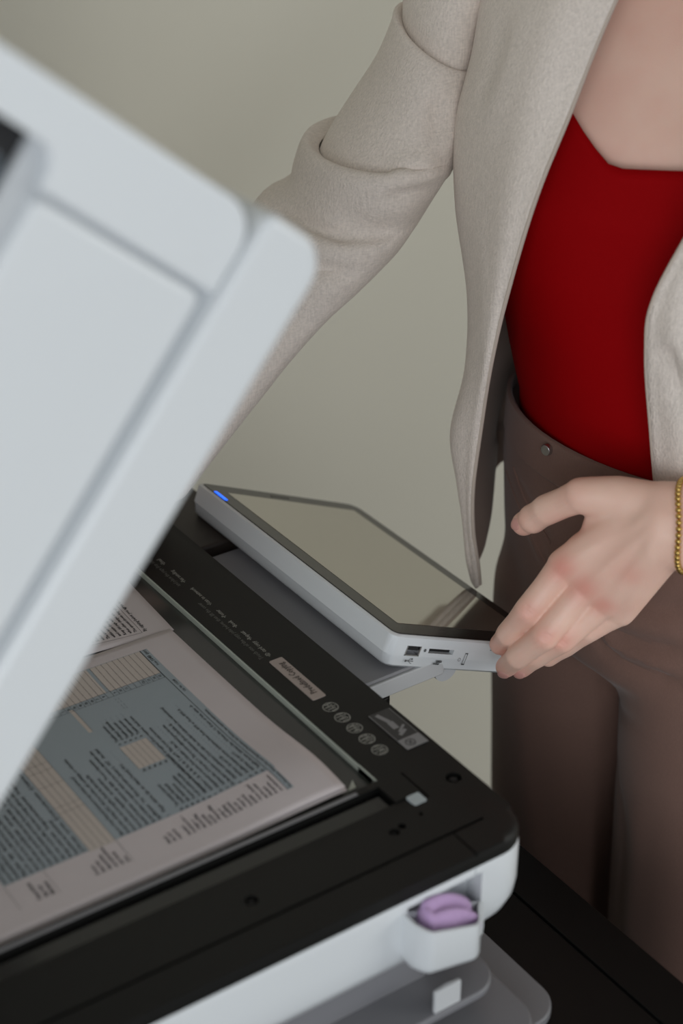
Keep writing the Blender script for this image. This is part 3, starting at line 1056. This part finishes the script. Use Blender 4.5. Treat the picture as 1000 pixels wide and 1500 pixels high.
# palm and forearm first, strongly smoothed
WRI = [(968, 738, 1.118, 0.0155), (972, 760, 1.113, 0.0168), (974, 782, 1.113, 0.0166), (972, 803, 1.117, 0.0150)]
KNU = [f[0][:3] + (f[0][3] * 1.12,) for f in (INDEX, MIDDLE, RING, PINKY)]
for w, k in zip(WRI, KNU):
    chain(hb, [w, k])
for i in range(3):
    lerp = lambda p, q, t: tuple(p[j] + (q[j] - p[j]) * t for j in range(4))
    for t in (0.33, 0.67):
        a, b = lerp(WRI[i], WRI[i + 1], t), lerp(KNU[i], KNU[i + 1], t)
        chain(hb, [a[:2] + (a[2] - 0.0005, a[3]), lerp(a, b, 0.93)[:3] + (b[3] * 0.97,)])
for w in WRI:
    o_ = (w[1] - 771) / 32
    chain(hb, [w, (1005, 771 + o_ * 30, 1.1085, w[3] * 1.0), (1100, 771 + o_ * 40, 1.092, w[3] * 1.25), (1190, 771 + o_ * 45, 1.078, w[3] * 1.5)])
chain(hb, [(965, 742, 1.120, 0.0160), (905, 729, 1.130, 0.0150), THUMB[0][:3] + (0.0128,)])
chain(hb, [(955, 772, 1.126, 0.0165), (880, 805, 1.152, 0.0125)])
chain(hb, [(940, 750, 1.126, 0.0150), (872, 770, 1.144, 0.0095)])
chain(hb, [(945, 765, 1.122, 0.0150), (850, 800, 1.148, 0.0095)])
palm = remesh(hb, 0.0016, 26, 0.5)
hb = bmesh.new()
hb.from_mesh(palm)
bpy.data.meshes.remove(palm)
for f in (INDEX, MIDDLE, RING, PINKY, THUMB):
    waist = []
    for p, q in zip(f, f[1:]):
        waist += [p, tuple((p[k] + q[k]) / 2 for k in range(3)) + ((p[3] + q[3]) / 2 * 0.935,)]
    chain(hb, waist + [f[-1]])
for f in (INDEX, MIDDLE, RING, PINKY):
    # knuckles stand a little proud
    ball(hb, at(f[0][0], f[0][1], f[0][2] - 0.001), f[0][3] * 1.0)
B = at(1100, 775, 1.092)
ax = (B - at(955, 773, 1.116)) / np.linalg.norm(B - at(955, 773, 1.116))
side_v = np.cross(ax, FW)
side_v /= np.linalg.norm(side_v)
dep = np.cross(side_v, ax)
hand_me = remesh(hb, 0.0009, 9, 0.5)
for f, w in zip((INDEX, MIDDLE, RING, PINKY), WRI):
    ridge(hand_me, [at(f[0][0] + 3, f[0][1] - 2, f[0][2] - f[0][3]), at((f[0][0] + w[0]) / 2, (f[0][1] + w[1]) / 2, 1.115), at(w[0] - 10, 770 + (w[1] - 770) * 0.5, w[2] - w[3])], 0.0011, 0.0042)
for f in (INDEX, MIDDLE, RING):
    for q in (-5, 0, 5):
        c_ = np.array(f[1][:2]) + q * np.array((-0.62, 0.78))
        ridge(hand_me, [at(c_[0] - 9, c_[1] - 7, f[1][2] - f[1][3]), at(c_[0], c_[1], f[1][2] - f[1][3]), at(c_[0] + 9, c_[1] + 7, f[1][2] - f[1][3])], -0.0005, 0.0009)
# right hand resting on the scanner frame
hb = bmesh.new()
kn = [(-0.022, 0.448, 1.030), (-0.034, 0.432, 1.031), (-0.040, 0.414, 1.029), (-0.040, 0.396, 1.026)]
tp = [(-0.052, 0.498, 1.0085), (-0.074, 0.478, 1.0085), (-0.084, 0.450, 1.0080), (-0.082, 0.420, 1.0075)]
for a, b in zip(kn, tp):
    m_ = (np.array(a) + np.array(b)) / 2 + np.array((0, 0, 0.006))
    chain(hb, [tuple(WR - np.array((0.012, -0.004, 0.012))) + (0.016,), a + (0.0105,), tuple(m_) + (0.0088,), b + (0.0072,)], True)
chain(hb, [tuple(WR) + (0.018,), (0.006, 0.438, 1.038, 0.0115), (-0.004, 0.468, 1.020, 0.0098), (-0.014, 0.490, 1.0095, 0.0082)], True)
chain(hb, [tuple(WR + (ER - WR) * 0.25) + (0.027,), tuple(WR) + (0.023,)], True)
hand_r = remesh(hb, 0.0016, 6)
bmj = bmesh.new()
for m_ in (body_me, hand_me, hand_r):
    bmj.from_mesh(m_)
    bpy.data.meshes.remove(m_)
person = obj('person', bmj, MSKIN, None)
tag(person, 'woman in beige blazer, red camisole and brown trousers, hand on the touch panel', 'person')
P = coords(person.data)
bl = np.zeros(len(P))
for px, py, d, r, k in ((822, 832, 1.141, 0.011, 0.75), (855, 860, 1.141, 0.011, 0.75), (882, 885, 1.143, 0.009, 0.6), (773, 897, 1.152, 0.009, 0.5), (797, 934, 1.148, 0.009, 0.55), (823, 940, 1.158, 0.008, 0.5),
                        (925, 840, 1.120, 0.009, 0.4), (732, 944, 1.2, 0.010, 0.5), (741, 978, 1.2, 0.010, 0.6), (764, 980, 1.2, 0.009, 0.6), (845, 722, 1.135, 0.012, 0.3), (764, 767, 1.175, 0.012, 0.45), (835, 755, 1.15, 0.012, 0.4)):
    bl = np.maximum(bl, 0.9 * k * np.exp(-(np.linalg.norm(P - at(px, py, d), axis=1) / r) ** 2))
a_ = person.data.attributes.new('blush', 'FLOAT', 'POINT')
a_.data.foreach_set('value', bl.astype(np.float32))


def nail(c, axis, nrm, L, w):
    axis = np.array(axis) / np.linalg.norm(axis)
    nrm = np.array(nrm) - axis * (np.array(nrm) @ axis)
    nrm /= np.linalg.norm(nrm)
    s = np.cross(axis, nrm)
    obj('nail', ball(bmesh.new(), c, (L, w, 0.0014), (axis, s, nrm), 14, 8), MNAIL, person)


for ch, off in ((MIDDLE, 0.0067), (RING, 0.0061), (THUMB, 0.0076)):
    a, b = at(*ch[2][:3]), at(*ch[3][:3])
    cam_dir = -FW
    up_dir = UP * (0.25 if ch is THUMB else -0.15)
    n_ = cam_dir + up_dir
    ax_ = (b - a) / np.linalg.norm(b - a)
    n_ = n_ - ax_ * (n_ @ ax_)
    n_ /= np.linalg.norm(n_)
    nail(b - ax_ * 0.0005 + n_ * off, ax_, n_, 0.0056, 0.0042)

# hair and eyes
hb = bmesh.new()
ball(hb, HC + hu * 0.034 - hn * 0.024, (0.086, 0.098, 0.096), (hl, hn, hu), 24, 16)
for s in (-1, 1):
    chain(hb, [tuple(HC + hl * 0.072 * s + hu * 0.03 - hn * 0.02) + (0.026,), tuple(HC + hl * 0.078 * s - hu * 0.05 - hn * 0.035) + (0.024,), tuple(HC + hl * 0.07 * s - hu * 0.13 - hn * 0.07) + (0.024,)], True)
chain(hb, [tuple(HC - hn * 0.085) + (0.05,), tuple(HC - hn * 0.095 - hu * 0.14) + (0.055,)], True)
obj('hair', remesh(hb, 0.006, 6), MHAIR, person)
for s in (-1, 1):
    e = obj('eye', ball(bmesh.new(), HC + hl * 0.032 * s + hn * 0.074 + hu * 0.012, 0.0115), MEYE, person)
    obj('iris', ball(bmesh.new(), HC + hl * 0.032 * s + hn * 0.0815 + hu * 0.009, 0.0066), MHAIR, e)

# camisole: sheet round the torso with a scooped neckline
TZ = np.array([r[0] for r in TORSO])


def torso_ring(z, grow, n):
    v = [float(np.interp(z, TZ, [r[k] for r in TORSO])) for k in range(1, 7)]
    return ell(z, v[0], v[1], v[2], v[3] + grow, v[4] + grow, n, fn=bust(v[5]) if v[5] > 0 else None)


NC = 96
cols = []
for i in range(NC):
    t = TAU * i / NC
    tt = (t + math.pi) % TAU - math.pi
    a = abs(tt - 0.26)
    # neckline height: wide scoop in the middle, rising to the straps
    if a < 0.80:
        q = max(0.0, (a - 0.42) / 0.38)
        top_z = 1.302 + 0.012 * (tt + 0.2) + 0.062 * q * q / (q + 0.12)
    else:
        top_z = 1.302 + 0.012 * (tt + 0.2) + 0.0554 - 0.095 * min(1, (a - 0.80) / 0.7)
    cols.append(top_z)
bm = bmesh.new()
rows = []
NR = 34
for j in range(NR + 1):
    s = j / NR
    row = []
    for i in range(NC):
        z = 1.075 + (cols[i] - 1.075) * s
        v = [float(np.interp(z, TZ, [r[k] for r in TORSO])) for k in range(1, 7)]
        t = TAU * i / NC
        g = 0.009 + 0.004 * math.sin(math.pi * min(1, s * 1.3)) + 0.0012 * math.sin(5 * t + 6 * s) * (1 - s)
        nd = math.radians(v[2])
        k = 1 + bust(v[5])(t)
        p_, q_ = (v[4] * k + g) * math.cos(t), (v[3] * k + g) * math.sin(t)
        row.append((v[0] + math.cos(nd) * p_ - math.sin(nd) * q_, v[1] + math.sin(nd) * p_ + math.cos(nd) * q_, z))
    rows.append(row)
loft(rows, bm, caps=False)
cami = obj('camisole', bm, MCAMI, person, solid=0.0016, offset=1)
for sgn in (-1, 1):
    pts = []
    for s in np.linspace(0, 1, 10):
        z = 1.338 + 0.090 * s
        r = torso_ring(min(z, 1.43), 0.007, 64)
        pts.append(np.array(r[int(round((0.26 + sgn * (0.80 - 0.04 * s)) / TAU * 64)) % 64]) + np.array((0, 0, 0.004 * s)))
    obj('strap', tube(bmesh.new(), pts, 0.0040), MCAMI, cami)

# trousers
bm = bmesh.new()
loft([ell(z, x, y, n, a, b, 48) for z, x, y, n, a, b in ((0.895, 0.336, 0.190, 180, 0.150, 0.090), (0.92, 0.334, 0.190, 180, 0.176, 0.119), (0.98, 0.328, 0.192, 181, 0.174, 0.118), (1.04, 0.321, 0.196, 185, 0.163, 0.113), (1.085, 0.318, 0.200, 190, 0.149, 0.109))], bm)
for sy in (0.0875, -0.0700):
    loft([ell(z, x, 0.19 + sy * k, 180, a, b, 36) for z, x, k, a, b in ((0.05, 0.350, 1.0, 0.070, 0.082), (0.25, 0.345, 1.0, 0.076, 0.082), (0.48, 0.336, 1.0, 0.082, 0.086), (0.65, 0.333, 1.0, 0.0885, 0.092), (0.78, 0.334, 1.0, 0.0905, 0.100), (0.86, 0.335, 1.0, 0.0905, 0.107), (0.92, 0.335, 0.98, 0.0880, 0.110), (0.98, 0.333, 0.88, 0.075, 0.105))], bm)
tr_me = remesh(bm, 0.0042, 22)
for poly, amp, w in (
        ([at(866, 918, 1.285), at(889, 953, 1.265), at(950, 985, 1.235), at(1010, 1003, 1.205)], -0.0075, 0.0065), ([at(872, 908, 1.28), at(905, 948, 1.26), at(955, 970, 1.23), at(1015, 985, 1.20)], 0.0055, 0.008),
        ([at(880, 918, 1.275), at(936, 941, 1.245), at(1010, 953, 1.205)], -0.0055, 0.006), ([at(885, 895, 1.27), at(945, 915, 1.235), at(1015, 925, 1.20)], 0.005, 0.009), ([at(905, 868, 1.26), at(955, 885, 1.23), at(1015, 890, 1.20)], -0.004, 0.008),
        ([at(880, 960, 1.28), at(886, 1006, 1.275), at(908, 1040, 1.265), at(945, 1060, 1.25)], -0.0060, 0.0065), ([at(893, 990, 1.272), at(905, 1022, 1.265), at(940, 1042, 1.25)], 0.0040, 0.008),
        ([at(800, 790, 1.3), at(820, 840, 1.29), at(835, 880, 1.28)], 0.004, 0.007), ([at(735, 690, 1.33), at(765, 750, 1.32), at(800, 830, 1.3)], 0.004, 0.006), ([at(752, 690, 1.33), at(780, 745, 1.31), at(812, 812, 1.3)], -0.003, 0.005),
        ([at(905, 1060, 1.27), at(912, 1200, 1.27), at(905, 1380, 1.3)], -0.004, 0.010), ([at(935, 1150, 1.24), at(925, 1280, 1.26), at(915, 1400, 1.28)], 0.004, 0.012), ([at(760, 1000, 1.36), at(770, 1150, 1.36), at(790, 1280, 1.37)], 0.003, 0.012)):
    ridge(tr_me, on_surface(tr_me, poly), amp * 0.62, w)
welts = [on_surface(tr_me, [at(x, y, 1.3) for x, y in p]) for p in (((742, 690), (752, 720), (765, 752), (783, 792), (808, 842)), ((752, 684), (765, 722), (784, 760), (806, 796)))]
trousers = obj('trousers', tr_me, MTROUSER, person)
for w_ in welts:
    obj('pocket_welt', tube(bmesh.new(), spline(w_, 26), 0.0011, 6), MTROUSER, trousers)
bm = bmesh.new()
R0 = [ell(z, 0.318, 0.200, 189, 0.148 + g, 0.109 + g, 64, tilt=(0, 0)) for z, g in ((1.062, 0.0015), (1.064, 0.0032), (1.094, 0.0020), (1.096, 0.0002))]
loft(R0, bm, caps=False)
obj('waistband', bm, MTROUSER, trousers, solid=0.003, offset=-1)
c = np.array(R0[2][int(round(-0.25 / TAU * 64)) % 64]) + np.array((-0.001, 0.0005, -0.006))
obj('button', cyl(bmesh.new(), c, c + np.array((-0.0035, -0.0006, 0)), 0.0046, 0.0042, 20), MMETAL, trousers, bevel=0.0006)
sm = [np.array(p) for p in ((0.238, 0.292, 1.06), (0.238, 0.318, 1.02), (0.250, 0.337, 0.97))]
for k in range(2):
    pass
for sy in (0.0875, -0.0875):
    sh_ = bmesh.new()
    loft([[(0.35 - 0.075 + 0.10 * math.cos(t) * k_ + 0.02, 0.19 + sy + 0.042 * math.sin(t) * k_, z) for t in np.linspace(0, TAU, 24, endpoint=False)] for z, k_ in ((0.0, 0.98), (0.012, 1.0), (0.03, 0.95), (0.055, 0.72), (0.075, 0.5))], sh_)
    obj('shoe', sh_, MSHOE, person)

# bracelet
bm = bmesh.new()
c0 = at(1001, 770, 1.1100)
n = 46
for k in range(n):
    t = TAU * k / n
    p = c0 + side_v * 0.0300 * math.cos(t) + dep * 0.0225 * math.sin(t) + ax * 0.0012 * math.sin(3 * t)
    ball(bm, p, 0.0022, None, 8, 6)
br = obj('bracelet', bm, MGOLD, person)
br['kind'] = 'stuff'

# blazer: one open sheet from the right front edge round the back to the left front edge
w3 = lambda x, y, z: np.array((x, y, z), float)
BR = [
    [at(960, -150, 1.085), at(860, -165, 1.14), at(745, -150, 1.215), w3(.345, .405, 1.475), w3(.385, .375, 1.475), w3(.410, .300, 1.480), w3(.430, .215, 1.475), w3(.405, .115, 1.465), at(1210, -150, 0.98), at(1130, -150, 0.985)],
    [at(921, -45, 1.082), at(820, -55, 1.106), at(712, -50, 1.200), w3(.330, .415, 1.40), w3(.405, .395, 1.41), w3(.450, .305, 1.42), w3(.475, .195, 1.41), w3(.430, .085, 1.40), at(1230, -30, 1.00), at(1120, -40, 1.01)],
    [at(876, 60, 1.088), at(780, 60, 1.108), at(694, 70, 1.205), w3(.318, .400, 1.35), w3(.405, .390, 1.36), w3(.455, .305, 1.36), w3(.475, .185, 1.36), w3(.430, .055, 1.36), at(1200, 80, 1.01), at(1106, 80, 1.02)],
    [at(835, 165, 1.096), at(752, 170, 1.120), at(669, 180, 1.215), w3(.300, .385, 1.29), w3(.395, .380, 1.30), w3(.450, .300, 1.30), w3(.468, .180, 1.30), w3(.425, .045, 1.30), at(1170, 180, 1.03), at(1080, 190, 1.035)],
    [at(784, 293, 1.112), at(728, 300, 1.138), at(669, 300, 1.235), w3(.285, .370, 1.23), w3(.380, .362, 1.23), w3(.430, .290, 1.23), w3(.445, .180, 1.23), w3(.412, .045, 1.23), at(1120, 320, 1.05), at(1022, 315, 1.055)],
    [at(742, 435, 1.152), at(716, 435, 1.168), at(687, 430, 1.255), w3(.280, .362, 1.175), w3(.370, .350, 1.175), w3(.420, .282, 1.175), w3(.435, .180, 1.175), w3(.408, .050, 1.175), at(1060, 420, 1.075), at(957, 438, 1.085)],
    [at(719, 535, 1.190), at(706, 535, 1.198), at(684, 535, 1.268), w3(.285, .368, 1.125), w3(.375, .355, 1.125), w3(.428, .285, 1.12), w3(.445, .175, 1.12), w3(.410, .055, 1.12), at(1045, 540, 1.085), at(946, 518, 1.104)],
    [at(704, 630, 1.236), at(690, 630, 1.242), at(662, 632, 1.285), at(725, 620, 1.385), at(738, 590, 1.45), w3(.440, .290, 1.07), w3(.460, .170, 1.07), w3(.410, .068, 1.07), at(1050, 640, 1.110), at(953, 630, 1.128)],
    [at(693, 715, 1.268), at(685, 715, 1.274), at(672, 700, 1.300), at(726, 655, 1.390), at(741, 630, 1.45), w3(.448, .295, 1.03), w3(.470, .168, 1.03), w3(.418, .060, 1.03), at(1060, 730, 1.130), at(960, 715, 1.160)],
    [at(693, 775, 1.295), at(687, 775, 1.300), at(680, 750, 1.312), at(722, 700, 1.385), at(743, 650, 1.45), w3(.450, .297, 1.01), w3(.472, .166, 1.01), w3(.420, .058, 1.01), at(1065, 790, 1.150), at(968, 780, 1.185)],
    [at(700, 825, 1.318), at(692, 828, 1.322), at(685, 810, 1.326), at(717, 755, 1.372), at(744, 662, 1.45), w3(.450, .298, 1.0), w3(.472, .165, 1.0), w3(.420, .057, 1.0), at(1070, 830, 1.165), at(985, 838, 1.205)],
    [at(703, 856, 1.330), at(697, 860, 1.333), at(690, 838, 1.336), at(708, 800, 1.360), at(745, 670, 1.45), w3(.450, .298, .995), w3(.472, .165, .995), w3(.420, .057, .995), at(1072, 840, 1.170), at(1000, 852, 1.21)],
]
NU, NV = 84, 96
colsv = [spline([r[j] for r in BR], NV) for j in range(len(BR[0]))]
bm = bmesh.new()
G = []
for j in range(NV):
    G.append(spline([c[j] for c in colsv], NU))
loft(G, bm, closed=False, caps=False)
me = bpy.data.meshes.new('blazer')
bm.to_mesh(me)
bm.free()
for poly, amp, w in (([at(742, 20, 1.12), at(728, 90, 1.13), at(706, 160, 1.15)], -0.004, 0.010), ([at(775, 0, 1.12), at(748, 90, 1.13), at(715, 190, 1.15)], 0.003, 0.010),
                     ([at(972, 500, 1.098), at(982, 550, 1.100), at(1005, 605, 1.104)], -0.010, 0.009), ([at(700, 300, 1.18), at(712, 420, 1.19), at(705, 520, 1.21)], 0.002, 0.010)):
    ridge(me, on_surface(me, poly), amp * 0.8, w)
blazer = obj('blazer', me, MBLAZER, person, solid=0.0024, offset=0.0, mats=[MBLAZER, MLINING])
MSEAM = mat('seam_beige', (198, 184, 172), 0.9)
# turned front edge: a slim rolled seam along the right and left front edges
obj('front_seam', tube(bmesh.new(), [g[0] for g in G], 0.0015), MSEAM, blazer)
obj('front_seam', tube(bmesh.new(), [g[-1] for g in G], 0.0014), MSEAM, blazer)


# sleeves: rings given by the two outline points, the front point, depth and thickness
def sleeve_rings(spec, n=56):
    rings = []
    for L, R, Mm, d, dep_ in spec:
        a, b = at(*L, d + 0.010), at(*R, d - 0.010)
        c = (a + b) / 2
        w = (b - a) / 2
        h = at(*Mm, d - dep_) - c
        rings.append([c + w * math.cos(t) + h * math.sin(t) for t in np.linspace(0, TAU, n, endpoint=False)])
    return rings


def smooth_rings(rings, k):
    """Catmull-Rom between rings"""
    A = np.array(rings)
    out = []
    m = len(A)
    flat = A.reshape(m, -1)
    return spline(flat, (m - 1) * k + 1).reshape(-1, A.shape[1], 3)


SP = [((655, -190), (775, -120), (705, -130), 1.215, .050), ((625, -120), (752, -70), (680, -60), 1.230, .052), ((598, -50), (725, -5), (650, 30), 1.245, .050), ((592, 10), (706, 70), (641, 78), 1.250, .044), ((592, 36), (702, 104), (634, 100), 1.252, .040)]
SQ = [((590, 22), (702, 98), (634, 92), 1.252, .044), ((580, 12), (705, 96), (629, 86), 1.252, .052), ((575, 30), (702, 112), (622, 108), 1.252, .054), ((551, 85), (692, 145), (608, 160), 1.252, .052), ((513, 145), (683, 185), (588, 215), 1.255, .050), ((484, 190), (672, 222), (568, 255), 1.258, .049), ((468, 222), (660, 246), (560, 276), 1.260, .043)]
SS = [((466, 216), (660, 228), (560, 262), 1.260, .046), ((449, 202), (664, 218), (556, 256), 1.260, .060), ((440, 212), (664, 230), (550, 270), 1.260, .063), ((431, 240), (652, 252), (540, 296), 1.264, .060), ((424, 264), (636, 280), (518, 326), 1.268, .053), ((398, 284), (620, 306), (500, 345), 1.272, .051), ((378, 296), (606, 326), (484, 366), 1.272, .055), ((352, 332), (584, 356), (455, 405), 1.275, .051), ((322, 388), (535, 403), (420, 455), 1.278, .046), ((300, 440), (490, 444), (385, 500), 1.280, .044), ((272, 500), (438, 502), (345, 555), 1.280, .040), ((238, 570), (392, 562), (305, 612), 1.280, .037), ((205, 640), (330, 640), (262, 680), 1.278, .034), ((180, 700), (275, 715), (222, 735), 1.275, .030)]
bm = bmesh.new()
for spec in (SP, SQ, SS):
    loft(smooth_rings(sleeve_rings(spec), 6), bm, caps=False)
me = bpy.data.meshes.new('sleeve')
bm.to_mesh(me)
bm.free()
for poly, amp, w in (([at(570, 258, 1.205), at(605, 240, 1.205), at(640, 240, 1.215), at(668, 246, 1.235)], 0.008, 0.008), ([at(560, 292, 1.210), at(600, 285, 1.212), at(645, 268, 1.225)], -0.007, 0.008),
                     ([at(385, 303, 1.25), at(430, 318, 1.225), at(480, 346, 1.225), at(520, 352, 1.23)], -0.007, 0.007), ([at(400, 325, 1.24), at(450, 350, 1.225), at(510, 375, 1.23)], 0.005, 0.008), ([at(490, 310, 1.215), at(540, 335, 1.215), at(580, 340, 1.23)], -0.005, 0.010),
                     ([at(440, 388, 1.235), at(480, 396, 1.235), at(520, 400, 1.245)], -0.007, 0.006), ([at(455, 415, 1.24), at(480, 420, 1.24), at(505, 415, 1.25)], 0.004, 0.008), ([at(400, 450, 1.24), at(430, 470, 1.24), at(460, 460, 1.25)], -0.004, 0.008),
                     ([at(655, 140, 1.215), at(640, 175, 1.212), at(655, 205, 1.22)], -0.009, 0.011), ([at(690, 150, 1.24), at(672, 190, 1.23), at(640, 225, 1.215)], 0.004, 0.009)):
    ridge(me, on_surface(me, poly), amp * 0.7, w)
obj('sleeve', me, MBLAZER, blazer, solid=0.002, offset=0.0)
# left sleeve, ending above the bare wrist
F = [(SL + np.array((0.0, 0.02, 0.03)), 0.062), (SL + (EL - SL) * 0.35, 0.060), (SL + (EL - SL) * 0.75, 0.056), (EL + np.array((0.01, -0.01, 0)), 0.056), (EL + (WL - EL) * 0.25, 0.053), (EL + (WL - EL) * 0.5, 0.047)]
pts = spline([p for p, r in F], 26)
rr = np.interp(np.linspace(0, 1, 26), np.linspace(0, 1, len(F)), [r for p, r in F])
bm = bmesh.new()
rings = []
for i, p in enumerate(pts):
    d = pts[min(i + 1, 25)] - pts[max(i - 1, 0)]
    d /= np.linalg.norm(d)
    a = np.cross(d, (0.31, 0.2, 0.93))
    a /= np.linalg.norm(a)
    b = np.cross(d, a)
    q = rr[i] * (1 + 0.03 * math.sin(i * 1.7))
    rings.append([p + q * (a * math.cos(t) + b * math.sin(t)) for t in np.linspace(0, TAU, 40, endpoint=False)])
loft(rings, bm, caps=False)
obj('sleeve', bm, MBLAZER, blazer, solid=0.002, offset=0.0)
